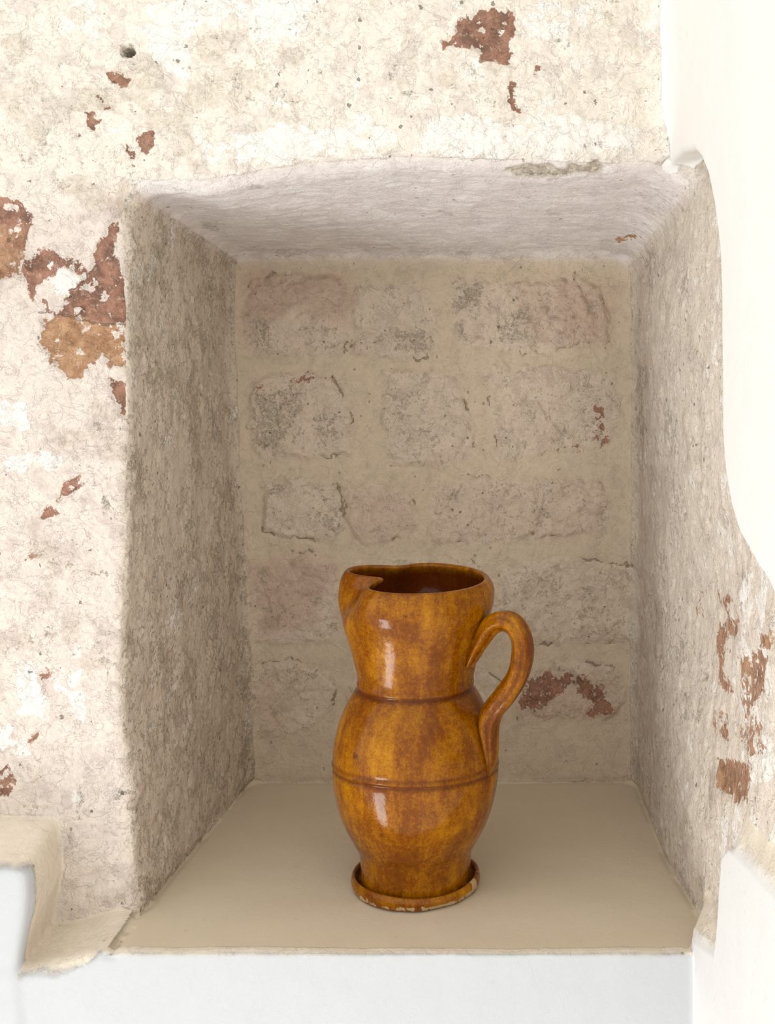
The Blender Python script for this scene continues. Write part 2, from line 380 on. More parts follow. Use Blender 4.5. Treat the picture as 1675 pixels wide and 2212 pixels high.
LEFT_GREY = [([(300, 480), (370, 500), (400, 640), (400, 900), (370, 1000), (320, 960), (300, 800), (310, 640)], .62), ([(420, 600), (450, 600), (450, 720), (425, 720)], .7), ([(445, 850), (475, 850), (475, 900), (448, 900)], .75), ([(310, 1000), (420, 1000), (420, 1130), (340, 1130)], .5), ([(400, 1180), (470, 1180), (470, 1330), (410, 1360)], .55), ([(300, 1320), (380, 1320), (380, 1440), (330, 1440)], .6), ([(330, 1450), (420, 1450), (470, 1560), (450, 1650), (400, 1700), (330, 1600)], .66), ([(310, 1700), (400, 1680), (380, 1760), (320, 1780)], .5), ([(350, 1920), (390, 1870), (400, 1880), (340, 1960), (318, 1990)], .6), ([(275, 780), (300, 780), (300, 1000), (275, 1000)], .65), ([(410, 560), (470, 480), (470, 510), (420, 600)], .5), ([(430, 930), (470, 930), (470, 1010), (440, 1010)], .5)]

def blobs(sel, lst, soft=14.0):
    m = np.zeros(NV, f4)
    ix = np.nonzero(sel)[0]
    uu, vv = uw[ix], vw[ix]
    acc_ = np.zeros(len(ix), f4)
    for pts, amt in lst:
        p_ = np.asarray(pts)
        lo_, hi_ = p_.min(0) - 30, p_.max(0) + 30
        k = np.nonzero((uu > lo_[0]) & (uu < hi_[0]) & (vv > lo_[1]) & (vv < hi_[1]))[0]
        if len(k):
            sd = poly_sd(uu[k], vv[k], pts)
            acc_[k] = np.maximum(acc_[k], np.clip(0.5 - sd / soft, 0, 1) * amt)
    m[ix] = acc_
    return m

red = blobs(is_front, [(p, 1.0) for p in FRONT_BRICKS], 34)
red = np.maximum(red, blobs(is_front, FRONT_RED, 20))
red = np.maximum(red, 0.85 * blobs(is_back, BACK_RED, 40))
red = np.maximum(red, np.clip(1.15 * blobs(is_right, RIGHT_RED, 30), 0, 1))
ochre = blobs(is_front, [(FRONT_BRICKS[4], 1.0), ([(-20, 480), (60, 500), (40, 610), (-20, 600)], .6)], 14)
ochre = np.maximum(ochre, blobs(is_ceil | is_back, CEIL_OCHRE, 8))
ochre = np.where(is_right, 0.45 + n_a, ochre).clip(0, 1).astype(f4)
red = np.maximum(red, blobs(is_ceil, CEIL_OCHRE, 8)); ochre = np.where(is_ceil, 1, ochre)
pink = blobs(is_back, BACK_PINK, 40)
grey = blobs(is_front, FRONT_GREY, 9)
grey = np.maximum(grey, blobs(is_back, BACK_GREY, 34))
grey = np.maximum(grey, blobs(is_ceil | is_back, CEIL_GREY, 8))
grey = np.maximum(grey, blobs(is_right, RIGHT_GREY, 18))
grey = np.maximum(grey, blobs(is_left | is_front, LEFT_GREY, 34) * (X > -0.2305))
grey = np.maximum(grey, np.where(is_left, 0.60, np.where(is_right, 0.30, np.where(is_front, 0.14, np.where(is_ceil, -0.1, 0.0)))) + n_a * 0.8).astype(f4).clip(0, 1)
agg = blobs(is_ceil | is_front, [(CEIL_STONE, 1.0)], 6)

# brick ids and their relief
bid = np.full(NV, -1, np.int32)
bprof = np.zeros(NV, f4); bedge = np.zeros(NV, f4)
ix = np.nonzero(is_back)[0]
uq = U[ix] + n_b[ix] * 22 + n_c[ix] * 16 + n_a[ix] * 10; vq = W[ix] + n_w[ix] * 18 + n_c[ix] * 16 + n_b[ix] * 12
for k, pts in enumerate(BACK_BRICKS):
    sd = poly_sd(uq, vq, pts)
    bprof[ix] = np.maximum(bprof[ix], sstep(6, -11, sd))
    bid[ix[sd < 0]] = k
    bedge[ix] = np.maximum(bedge[ix], np.exp(-((sd - 2) / 3.5) ** 2) * sstep(0.10, 0.30, noise(V[ix], 42, 61) + 0.3 * n_b[ix]))
ix = np.nonzero(is_front)[0]
fprof = np.zeros(NV, f4)
for k, pts in enumerate(FRONT_BRICKS):
    sd = poly_sd(uw[ix], vw[ix], pts)
    fprof[ix] = np.maximum(fprof[ix], sstep(4, -5, sd))
    bid[ix[sd < 0]] = 100 + k
bid[(agg > 0.5)] = 200

# white limewash flakes left on the front, tan old plaster
upper = is_front & (Z > 0.155)
white = np.where(is_front, 0.50 + n_w * 0.9 + n_lo * 0.25, 0).astype(f4)
tan = np.where(is_front, 0.46 + n_a * 0.9 - n_lo * 0.4, 0).astype(f4)
WH = [([(310, 0), (660, 0), (650, 110), (600, 120), (540, 60), (420, 75), (400, 160), (370, 240), (330, 220), (340, 90)], .9), ([(430, 300), (900, 250), (1400, 260), (1400, 340), (900, 330), (640, 345), (430, 370)], .75), ([(1130, 0), (1300, 0), (1280, 90), (1150, 120), (1120, 60)], .7), ([(20, 980), (60, 970), (64, 1010), (25, 1015)], 1), ([(80, 975), (140, 970), (140, 1020), (90, 1022)], 1), ([(0, 850), (80, 870), (60, 915), (0, 910)], .95), ([(40, 1410), (80, 1430), (110, 1500), (105, 1560), (50, 1530)], .95), ([(0, 1560), (60, 1590), (80, 1630), (40, 1640), (0, 1600)], .95), ([(0, 1735), (50, 1740), (45, 1775), (0, 1775)], .9), ([(150, 1710), (175, 1700), (180, 1730), (160, 1735)], .9), ([(118, 568), (190, 590), (180, 650), (120, 640)], .9), ([(100, 400), (120, 400), (110, 450), (92, 450)], .9), ([(120, 1380), (180, 1400), (200, 1550), (140, 1580), (115, 1500)], .8)]
TN = [([(310, 120), (370, 150), (370, 195), (300, 200)], .95), ([(0, 40), (90, 50), (80, 140), (0, 150)], .7), ([(420, 90), (480, 70), (480, 130), (430, 140)], .8), ([(580, 90), (660, 110), (640, 160), (590, 140)], .8), ([(640, 220), (700, 150), (700, 200), (650, 230)], .7), ([(840, 60), (960, 100), (1000, 200), (850, 200)], .6), ([(1180, 80), (1300, 70), (1250, 110)], .7), ([(1330, 40), (1390, 60), (1380, 120), (1310, 110)], .6), ([(120, 380), (200, 400), (260, 450), (180, 500), (130, 460)], .7), ([(100, 200), (200, 200), (260, 240), (120, 240)], .6), ([(200, 850), (250, 840), (240, 1000), (200, 1000)], .5), ([(0, 950), (180, 945), (180, 965), (0, 970)], .8)]
wb = blobs(is_front, WH, 40); tb = blobs(is_front, TN, 40)
white = np.clip(white * lerp(0.92, 0.66, sstep(0.16, 0.12, Z)) + wb * 0.48 - tb * 0.35, 0, 1).astype(f4)
tan = np.clip(tan * 0.85 + tb * 0.5 - wb * 0.2, 0, 1).astype(f4)
# trowelled mortar band with combed lines on the left, above the pier and along its joints
comb = np.where(is_front, np.maximum(sstep(60, -20, poly_sd(uw, vw, [(-80, 280), (60, 272), (150, 300), (260, 350), (280, 400), (150, 395), (-80, 380)])), 0.8 * sstep(40, -20, poly_sd(uw, vw, [(-80, 1120), (280, 1110), (280, 1190), (-80, 1200)]))), 0).astype(f4)
white *= (1 - 0.8 * comb)
interior = np.where(is_left | is_right, 1, 0).astype(f4)
white = np.where(is_right, np.clip(0.35 + n_w * 1.0 + 0.3 * sstep(-0.02, -0.15, Y), 0, 1), white)
white = np.where(is_left, np.clip(0.40 + n_w * 0.9, 0, 1), white)
white = np.where(is_ceil, np.clip(0.55 + n_w * 0.8, 0, 1), white)
white = np.where(is_back, np.clip(0.26 + n_w * 0.8, 0, 1) * (0.2 + 0.8 * bprof) * 0.9, white).astype(f4)
tan = np.where(is_left | is_right, np.clip(0.4 + n_a * 1.0, 0, 1), tan).astype(f4)
tan = np.where(is_ceil, np.clip(0.15 + n_a * 0.8 + 0.5 * sstep(0.12, 0.24, Y), 0, 1), tan).astype(f4)
tan = np.where(is_back, np.clip(0.35 + n_a * 0.5, 0, 1), tan).astype(f4)

# ------------------------------------------------------------------ base colours of the walls (own pigment; the low white also carries weaker light)
def c3(rgb): return np.array(rgb, f4)
basec = np.zeros((NV, 3), f4)
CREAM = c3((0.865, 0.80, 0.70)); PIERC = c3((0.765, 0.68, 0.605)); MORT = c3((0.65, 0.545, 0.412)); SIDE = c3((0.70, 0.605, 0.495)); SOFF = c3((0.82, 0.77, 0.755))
FLOORC = c3((0.66, 0.575, 0.435)); WHITE = c3((0.86, 0.85, 0.825)); WHITE_LOW_DIMLIT = c3((0.55, 0.568, 0.58)); BEIGE = c3((0.77, 0.695, 0.575))  # low white: cooler paint, darkened to stand for weaker light below
basec[is_front] = CREAM
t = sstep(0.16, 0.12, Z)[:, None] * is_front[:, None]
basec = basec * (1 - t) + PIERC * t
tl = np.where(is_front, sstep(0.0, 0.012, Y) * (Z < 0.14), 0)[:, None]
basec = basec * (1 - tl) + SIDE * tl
wsoft = np.exp(-(np.minimum(cand[:, :5], 1.0) - cand.min(1)[:, None]) / 0.003).astype(f4)
wsoft = wsoft / (wsoft.sum(1)[:, None] + 1e-6)
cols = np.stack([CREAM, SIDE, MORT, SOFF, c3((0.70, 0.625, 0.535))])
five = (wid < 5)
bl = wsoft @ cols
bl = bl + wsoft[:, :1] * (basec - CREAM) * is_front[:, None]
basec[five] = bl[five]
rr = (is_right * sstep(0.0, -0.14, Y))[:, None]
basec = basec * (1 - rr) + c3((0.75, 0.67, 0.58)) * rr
basec = basec * (1 - floorm[:, None]) + FLOORC * floorm[:, None]
basec = basec * (1 - beige[:, None]) + BEIGE * beige[:, None]
basec[(wid == UPPL) | (wid == LOPL)] = BEIGE
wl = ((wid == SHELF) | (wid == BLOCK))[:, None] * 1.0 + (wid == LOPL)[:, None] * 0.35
basec = basec * (1 - smooth[:, None]) + (WHITE * (1 - wl) + WHITE_LOW_DIMLIT * wl) * smooth[:, None]
bb = (0.55 * bprof * is_back)[:, None]
basec = basec * (1 - bb) + c3((0.75, 0.63, 0.52)) * bb
basec = basec * (1 - 0.75 * pink[:, None]) + c3((0.57, 0.425, 0.325)) * 0.75 * pink[:, None]

# ------------------------------------------------------------------ relief
grey = np.where(is_back, np.maximum(grey, bprof * (0.36 + n_a * 0.5)), grey).clip(0, 1).astype(f4)
calm = np.maximum(np.maximum(smooth, floorm), beige * 0.6)
calm = np.maximum(calm, np.where(is_back, 0.38 * (1 - bprof), np.where(is_ceil, 0.35, 0))).astype(f4)
rough = 1 - calm
fl1 = sstep(0.00, 0.05, n_w) * 0.0010 + sstep(0.10, 0.14, n_a + 0.25 * n_c) * 0.0009 + sstep(-0.16, -0.12, n_b + 0.2 * n_c) * 0.0006
amp = np.where(is_front, 1.0, np.where(is_ceil, 0.55, np.where(is_back, 0.55, 0.72)))
disp = rough * amp * (n_lo * 0.0034 + n_md * 0.0028 + n_a * 0.0016 + n_b * 0.0016 + n_fi * 0.0011 + n_c * 0.0006 + fl1)
disp += calm * (n_lo * 0.0016 + n_md * 0.0006 + n_b * 0.00018)
disp = disp - comb * (disp - n_lo * 0.002 - n_c * 0.0004) * 0.7
disp += comb * 0.0004 * np.sin(vw * 0.55 + n_a * 6)
disp += bprof * (0.0007 + 0.0012 * sstep(-0.25, 0.25, n_lo + n_md) + 0.0022 * n_b + 0.0016 * n_c + 0.0008 * sstep(0, .05, n_w))
disp -= fprof * (0.0016 - 0.0012 * n_fi - 0.0016 * n_b)
disp -= np.where(red > 0.5, 0.0006, 0) * (fprof < 0.5) * rough
disp -= agg * (0.0016 + 0.003 * n_c)
# soffit: long drag marks parallel to the wall
nd = fbm(Vn * np.array([0.35, 1.6, 1.0], f4), 75, 3, 71)
disp += np.where(is_ceil, nd * 0.0020 * rough, 0)
# deep hole top left, small holes elsewhere
for (hx, hy, hr, hd) in ((276, 111, 13, 0.030), (694, 156, 4.5, 0.005), (1523, 1461, 9, 0.006), (207, 1076, 2, 0.0), (1207, 87, 4, 0.004)):
    dd = np.hypot(U - hx, (W - hy) * 1.1) + n_c * hr * 1.2
    disp -= hd * sstep(hr * 1.25, hr * 0.35, dd)
# the gap line where plaster shelf meets the sides
gap = np.where((wid == SHELF) | is_left | is_right | is_back, np.exp(-((np.maximum(np.minimum(np.minimum(np.abs(X - x_left(Y, Z)), np.abs(xrd)), np.abs(YB - Y)), np.abs(Z - ZF))) / 0.0032) ** 2), 0) * sstep(-0.10, 0.10, n_b + n_lo * 0.6)
disp -= 0.0022 * gap
disp -= 0.0014 * bedge
fade = np.minimum.reduce([sstep(-0.42, -0.40, X), sstep(0.345, 0.325, Z), sstep(-0.47, -0.45, Z), sstep(-0.36, -0.34, Y)])
disp *= fade
P = V + N0 * disp[:, None].astype(f4)
crack = np.clip(np.maximum(gap * 0.62, bedge * 0.8), 0, 1).astype(f4)
# fine cracks
def line_mask(pts, wpx):
    m_ = np.full(NV, 1e9, f4)
    for (a, b) in zip(pts[:-1], pts[1:]):
        ex, ey = b[0] - a[0], b[1] - a[1]
        ul, vl = U + n_b * 14, W + n_b * 14 + n_c * 6
        tt = np.clip(((ul - a[0]) * ex + (vl - a[1]) * ey) / (ex * ex + ey * ey), 0, 1)
        m_ = np.minimum(m_, np.hypot(ul - a[0] - ex * tt, vl - a[1] - ey * tt))
    return np.clip(1 - m_ / wpx, 0, 1)
for pts, wall in (([(20, 266), (80, 275), (115, 300), (140, 330), (138, 360), (180, 385)], is_front), ([(625, 225), (665, 222), (690, 190), (705, 160)], is_front), ([(575, 55), (600, 35), (625, 5)], is_front), ([(1120, 1392), (1240, 1388), (1385, 1392)], is_back), ([(1268, 545), (1258, 595)], is_back), ([(115, 1145), (200, 1155), (250, 1150)], is_front), ([(1345, 245), (1300, 240), (1400, 210)], is_front)):
    crack = np.maximum(crack, np.where(wall, line_mask(pts, 4.0) * 0.62, 0).astype(f4))
crack = np.maximum(crack, np.where(is_front, line_mask([(84, 674), (150, 683), (205, 698), (266, 706)], 8.0) * 0.8, 0).astype(f4))

# ------------------------------------------------------------------ materials
def nodes(name):
    m = bpy.data.materials.new(name); m.use_nodes = True
    nt = m.node_tree; nt.nodes.clear()
    out = nt.nodes.new('ShaderNodeOutputMaterial'); bs = nt.nodes.new('ShaderNodeBsdfPrincipled')
    nt.links.new(bs.outputs[0], out.inputs[0])
    return m, nt, bs

class NB:
    def __init__(s, nt): s.nt = nt; s.tc = nt.nodes.new('ShaderNodeTexCoord').outputs['Object']
    def link(s, a, b): s.nt.links.new(a, b)
    def put(s, sock, v):
        if hasattr(v, 'is_output') or isinstance(v, bpy.types.NodeSocket): s.link(v, sock)
        else: sock.default_value = v
    def math(s, op, a, b=0.0, c=0.0, clamp=False):
        n = s.nt.nodes.new('ShaderNodeMath'); n.operation = op; n.use_clamp = clamp
        for i, v in enumerate((a, b, c)): s.put(n.inputs[i], v)
        return n.outputs[0]
    def noise(s, scale, detail=3, rough=0.55, vec=None, dist=0.0, seed=0.0):
        n = s.nt.nodes.new('ShaderNodeTexNoise'); n.noise_dimensions = '3D'
        m = s.nt.nodes.new('ShaderNodeVectorMath'); m.operation = 'ADD'
        s.put(m.inputs[0], vec if vec is not None else s.tc); m.inputs[1].default_value = (seed, seed * 1.7, -seed)
        s.link(m.outputs[0], n.inputs['Vector'])
        n.inputs['Scale'].default_value = scale; n.inputs['Detail'].default_value = detail; n.inputs['Roughness'].default_value = rough; n.inputs['Distortion'].default_value = dist
        return n.outputs['Fac']
    def scale(s, v, vec=None):
        m = s.nt.nodes.new('ShaderNodeVectorMath'); m.operation = 'MULTIPLY'
        s.put(m.inputs[0], vec if vec is not None else s.tc); m.inputs[1].default_value = v
        return m.outputs[0]
    def voro(s, scale, feature='F1', out='Distance', vec=None, rnd=1.0):
        n = s.nt.nodes.new('ShaderNodeTexVoronoi'); n.feature = feature
        s.put(n.inputs['Vector'], vec if vec is not None else s.tc); n.inputs['Scale'].default_value = scale; n.inputs['Randomness'].default_value = rnd
        return n.outputs[out]
    def step(s, x, a, b):
        n = s.nt.nodes.new('ShaderNodeMapRange'); n.interpolation_type = 'SMOOTHSTEP'
        s.put(n.inputs['Value'], x); s.put(n.inputs['From Min'], a); s.put(n.inputs['From Max'], b)
        return n.outputs[0]
    def mix(s, f, a, b, mode='MIX'):
        n = s.nt.nodes.new('ShaderNodeMix'); n.data_type = 'RGBA'; n.blend_type = mode; n.clamp_factor = True
        s.put(n.inputs[0], f)
        for i, v in ((6, a), (7, b)):
            if isinstance(v, tuple): v = tuple(v)[:3] + (1,)
            s.put(n.inputs[i], v)
        return n.outputs[2]
    def attr(s, name):
        n = s.nt.nodes.new('ShaderNodeAttribute'); n.attribute_name = name
        return n
    def bump(s, h, strength, dist, normal=None):
        n = s.nt.nodes.new('ShaderNodeBump'); n.inputs['Strength'].default_value = strength; n.inputs['Distance'].default_value = dist
        s.put(n.inputs['Height'], h)
        if normal is not None: s.link(normal, n.inputs['Normal'])
        return n.outputs[0]

def masonry_material():
    m, nt, bs = nodes('limewashed_masonry')
    b = NB(nt)
    base = b.attr('pigment').outputs['Color']
    m1 = b.attr('mask_one'); s1 = nt.nodes.new('ShaderNodeSeparateColor'); nt.links.new(m1.outputs['Color'], s1.inputs[0])
    red_, grey_, white_ = s1.outputs[0], s1.outputs[1], s1.outputs[2]
    ochre_ = m1.outputs['Alpha']
    m2 = b.attr('mask_two'); s2 = nt.nodes.new('ShaderNodeSeparateColor'); nt.links.new(m2.outputs['Color'], s2.inputs[0])
    tan_, calm_, crack_ = s2.outputs[0], s2.outputs[1], s2.outputs[2]
    agg_ = m2.outputs['Alpha']
    rough_ = b.math('SUBTRACT', 1.0, calm_)
    nA = b.noise(95, 5, 0.62, seed=1.0); nB = b.noise(320, 4, 0.6, seed=2.0); nC = b.noise(900, 3, 0.6, seed=3.0); nD = b.noise(38, 5, 0.6, seed=4.0)
    # mottling
    mot = b.math('ADD', b.math('MULTIPLY', b.math('SUBTRACT', nA, 0.5), 0.42), b.math('MULTIPLY', b.math('SUBTRACT', nB, 0.5), 0.34))
    val = b.math('ADD', 1.0, b.math('MULTIPLY', mot, b.math('ADD', b.math('MULTIPLY', rough_, 0.85), 0.14)))
    vv = nt.nodes.new('ShaderNodeVectorMath'); vv.operation = 'SCALE'; nt.links.new(base, vv.inputs[0]); nt.links.new(val, vv.inputs['Scale'])
    col = vv.outputs[0]
    # tan under-plaster
    ft = b.step(b.math('ADD', tan_, b.math('MULTIPLY', b.math('SUBTRACT', nD, 0.5), 1.3)), 0.55, 0.72)
    ft = b.math('MULTIPLY', b.math('MULTIPLY', ft, rough_), 0.75)
    col = b.mix(ft, col, b.mix(b.step(nB, 0.35, 0.65), b.mix(1.0, base, (0.74, 0.71, 0.67), 'MULTIPLY'), b.mix(1.0, base, (0.90, 0.88, 0.86), 'MULTIPLY')))
    # pinkish grey flakes
    fp = b.math('MULTIPLY', b.math('MULTIPLY', b.step(b.noise(55, 5, 0.65, seed=9.0), 0.54, 0.60), rough_), 0.55)
    col = b.mix(fp, col, b.mix(1.0, base, (0.80, 0.77, 0.79), 'MULTIPLY'))
    # white limewash
    fw = b.step(b.math('ADD', white_, b.math('MULTIPLY', b.math('SUBTRACT', nA, 0.5), 1.1)), 0.62, 0.70)
    fw = b.math('MULTIPLY', b.math('MULTIPLY', fw, rough_), 0.92)
    lum = b.mix(0.62, base, (0.92, 0.91, 0.88))
    col = b.mix(fw, col, lum)
    # grey lichen, and the dark painted into the deep hole: speckled
    sp = b.math('ADD', b.math('MULTIPLY', nB, 0.55), b.math('MULTIPLY', nA, 0.65))
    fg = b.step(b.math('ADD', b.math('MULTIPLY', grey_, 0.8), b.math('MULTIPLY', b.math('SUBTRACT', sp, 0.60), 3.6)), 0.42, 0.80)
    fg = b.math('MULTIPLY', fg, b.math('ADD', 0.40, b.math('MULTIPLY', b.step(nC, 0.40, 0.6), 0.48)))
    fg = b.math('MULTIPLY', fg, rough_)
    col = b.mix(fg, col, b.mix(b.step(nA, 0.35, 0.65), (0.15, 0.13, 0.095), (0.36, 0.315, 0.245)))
    # bare brick
    fr_ = b.step(b.math('ADD', red_, b.math('MULTIPLY', b.math('SUBTRACT', b.math('ADD', b.math('MULTIPLY', nA, 0.6), b.math('MULTIPLY', nB, 0.4)), 0.5), 2.4)), 0.46, 0.60)
    fr_ = b.math('MULTIPLY', fr_, b.step(red_, 0.12, 0.45))
    fr_ = b.math('MULTIPLY', fr_, b.math('SUBTRACT', 1.0, b.math('MULTIPLY', b.step(b.noise(105, 5, 0.6, seed=21.0), 0.585, 0.62), 0.92)))
    brick_ = b.mix(b.step(nA, 0.35, 0.65), (0.15, 0.060, 0.034), (0.37, 0.175, 0.108))
    och = b.mix(b.step(nA, 0.35, 0.65), (0.31, 0.145, 0.058), (0.50, 0.29, 0.15))
    brick_ = b.mix(ochre_, brick_, och)
    brick_ = b.mix(b.math('MULTIPLY', b.step(nB, 0.55, 0.7), 0.45), brick_, (0.62, 0.48, 0.38))
    brick_ = b.mix(b.math('MULTIPLY', b.step(nC, 0.58, 0.66), 0.45), brick_, (0.14, 0.065, 0.045))
    col = b.mix(b.math('MULTIPLY', fr_, 0.92), col, brick_)
    # aggregate stone
    vo = b.voro(420, out='Color')
    sv = nt.nodes.new('ShaderNodeSeparateColor'); nt.links.new(vo, sv.inputs[0])
    col = b.mix(b.math('MULTIPLY', agg_, 0.9), col, b.mix(sv.outputs[0], (0.34, 0.29, 0.23), (0.66, 0.59, 0.48)))
    # tiny pits
    vd = b.voro(150, vec=b.tc); vc = b.voro(150, out='Color', vec=b.tc)
    svc = nt.nodes.new('ShaderNodeSeparateColor'); nt.links.new(vc, svc.inputs[0])
    dd = b.math('ADD', vd, b.math('MULTIPLY', b.math('SUBTRACT', b.noise(520, 3, 0.6, seed=31.0), 0.5), 0.7))
    rad = b.math('MULTIPLY', svc.outputs[1], 0.22)
    fpit = b.math('MULTIPLY', b.step(b.math('SUBTRACT', rad, dd), 0.0, 0.05), b.step(svc.outputs[0], 0.83, 0.85))
    fpit = b.math('MULTIPLY', fpit, b.math('ADD', 0.12, b.math('MULTIPLY', rough_, 0.56)))
    col = b.mix(fpit, col, (0.10, 0.075, 0.05))
    # cracks
    fc = b.step(b.math('ADD', crack_, b.math('MULTIPLY', b.math('SUBTRACT', nB, 0.5), 0.7)), 0.48, 0.75)
    col = b.mix(b.math('MULTIPLY', fc, 0.62), col, (0.16, 0.11, 0.07))
    nt.links.new(col, bs.inputs['Base Color'])
    bs.inputs['Roughness'].default_value = 0.88
    bs.inputs['Specular IOR Level'].default_value = 0.25
    # fine relief: crumbly grain and flaking layers
    lay = b.step(b.noise(130, 4, 0.6, seed=12.0, dist=0.4), 0.50, 0.545)
    lay2 = b.step(b.noise(62, 5, 0.65, seed=15.0, dist=0.6), 0.52, 0.55)
    h = b.math('ADD', b.math('MULTIPLY', nB, 1.0), b.math('MULTIPLY', nC, 0.5))
    h = b.math('ADD', h, b.math('MULTIPLY', lay, 0.24)); h = b.math('ADD', h, b.math('MULTIPLY', lay2, 0.40))
    h = b.math('SUBTRACT', h, b.math('MULTIPLY', fpit, 1.2)); h = b.math('SUBTRACT', h, b.math('MULTIPLY', fc, 1.0))
    h = b.math('SUBTRACT', h, b.math('MULTIPLY', fg, 0.3)); h = b.math('ADD', h, b.math('MULTIPLY', fw, 0.3))
    h = b.math('MULTIPLY', h, b.math('ADD', 0.10, b.math('MULTIPLY', rough_, 0.9)))
    nt.links.new(b.bump(h, 0.9, 0.0012), bs.inputs['Normal'])
    return m
MAS = masonry_material()

# ------------------------------------------------------------------ split into wall objects
pf = P[Q]
fn = np.cross(pf[:, 2] - pf[:, 0], pf[:, 3] - pf[:, 1])
fc0 = pf.mean(1)
# orient all faces towards the open side
gsum = N0[Q].sum(1)
flipm = (fn * gsum).sum(1) < 0
Q[flipm] = Q[flipm][:, ::-1]; fn[flipm] *= -1
VN = np.zeros_like(P)
for k in range(4):
    for c in range(3):
        VN[:, c] += np.bincount(Q[:, k], fn[:, c], NV).astype(f4)
VN /= np.linalg.norm(VN, axis=1)[:, None] + 1e-12

mask_one = np.stack([red, grey, white, ochre], 1).astype(f4)
mask_two = np.stack([tan, calm, crack, agg], 1).astype(f4)
pig = np.concatenate([basec, np.ones((NV, 1), f4)], 1)

def link(name, me, parent=None):
    o = bpy.data.objects.new(name, me); COL.objects.link(o)
    if parent is not None: o.parent = parent
    return o

def sub_mesh(name, fsel, parent=None):
    q = Q[fsel]
    uv_, inv = np.unique(q, return_inverse=True)
    q = inv.reshape(-1, 4)
    me = bpy.data.meshes.new(name)
    n, nf = len(uv_), len(q)
    me.vertices.add(n); me.loops.add(nf * 4); me.polygons.add(nf)
    co = P[uv_].copy(); co[:, 2] += ZC
    me.vertices.foreach_set('co', co.astype(f4).ravel())
    me.loops.foreach_set('vertex_index', q.astype(np.int32).ravel())
    me.polygons.foreach_set('loop_start', np.arange(nf, dtype=np.int32) * 4)
    me.polygons.foreach_set('use_smooth', np.ones(nf, bool))
    me.update(calc_edges=True)
    for an, arr in (('pigment', pig), ('mask_one', mask_one), ('mask_two', mask_two)):
        at = me.attributes.new(an, 'FLOAT_COLOR', 'POINT')
        at.data.foreach_set('color', arr[uv_].astype(f4).ravel())
    me.normals_split_custom_set_from_vertices(VN[uv_].astype(f4).tolist() if n < 50 else VN[uv_].astype(f4))
    me.materials.append(MAS)
    return link(name, me, parent)

def fmaj(a):      # face value from its first and third corner
    return a[Q[:, 0]]
fw_ = fmaj(wid); fb = fmaj(bid)
below = (fw_ == BLOCK) | ((fw_ == SHELF) & ((fc0[:, 1] < Y_SH + 0.004) | (fc0[:, 0] < -0.226)))
is_floor = (fw_ == SHELF) & ~below
groups = {'wall_front': (fw_ == FRONT) , 'wall_left': (fw_ == LEFT), 'wall_back': (fw_ == BACK), 'ceiling': (fw_ == CEIL), 'wall_right': (fw_ == RIGHT), 'floor': is_floor, 'wall_below': below}
ROOT = {}
for nm, sel in groups.items():
    ROOT[nm] = sub_mesh(nm, sel & (fb < 0)); ROOT[nm]['kind'] = 'structure'
for fsel, lab in ((fw_ == UPPL, 'smooth white plaster coat with curved cut edge'), (fw_ == LOPL, 'smooth white plaster coat at the foot of the wall')):
    o = sub_mesh('plaster_coat', fsel, ROOT['wall_right']); o['label'] = lab
for k in np.unique(fb):
    if k < 0: continue
    s_ = fb == k
    if s_.sum() < 12: continue
    if k == 200:
        sub_mesh('stone', s_ & ((fw_ == CEIL) | (fw_ == FRONT)), ROOT['ceiling'])
    else:
        sub_mesh('brick', s_, ROOT['wall_back'] if k < 100 else ROOT['wall_front'])

# the walls go on beyond the detailed stretch
def plain_material(name, c, r=0.85):
    m, nt, bs = nodes(name); b = NB(nt)
    n = b.noise(60, 4, 0.6)
    nt.links.new(b.mix(n, tuple(v * 0.93 for v in c), tuple(min(v * 1.05, 0.95) for v in c)), bs.inputs['Base Color'])
    bs.inputs['Roughness'].default_value = r
    nt.links.new(b.bump(b.noise(140, 4, 0.6), 0.5, 0.001), bs.inputs['Normal'])
    return m
M_CREAM = plain_material('cream_limewash', (0.78, 0.71, 0.61)); M_WHITE = plain_material('white_plaster', (0.87, 0.868, 0.862))

def box_obj(name, boxes, mat, parent):
    vs, fs = [], []
    for (x0, x1, y0, y1, z0, z1) in boxes:
        n = len(vs)
        vs += [(x, y, z + ZC) for x in (x0, x1) for y in (y0, y1) for z in (z0, z1)]
        fs += [tuple(n + i for i in q) for q in ((0, 1, 3, 2), (4, 6, 7, 5), (0, 4, 5, 1), (2, 3, 7, 6), (0, 2, 6, 4), (1, 5, 7, 3))]
    me = bpy.data.meshes.new(name); me.from_pydata(vs, [], fs); me.materials.append(mat)
    return link(name, me, parent)
box_obj('wall_run', [(-1.6, -0.412, 0.001, 0.34, -0.275, 1.3), (-0.42, 0.20, 0.003, 0.34, 0.338, 1.3)], M_CREAM, ROOT['wall_front'])
box_obj('wall_run', [(-1.6, -0.412, -0.0505, 0.34, -1.25, -0.274), (-0.43, 0.20, -0.0498, 0.34, -1.25, -0.462)], M_WHITE, ROOT['wall_below'])
box_obj('wall_run', [(0.1265, 0.34, -2.2, -0.350, -1.25, -0.178), (0.1385, 0.34, -2.2, -0.350, -0.19, -0.09), (0.1235, 0.34, -2.2, -0.350, -0.104, 1.3), (0.1222, 0.34, -0.36, 0.05, 0.34, 1.3), (0.1268, 0.34, -0.36, 0.0, -1.25, -0.464)], M_WHITE, ROOT['wall_right'])
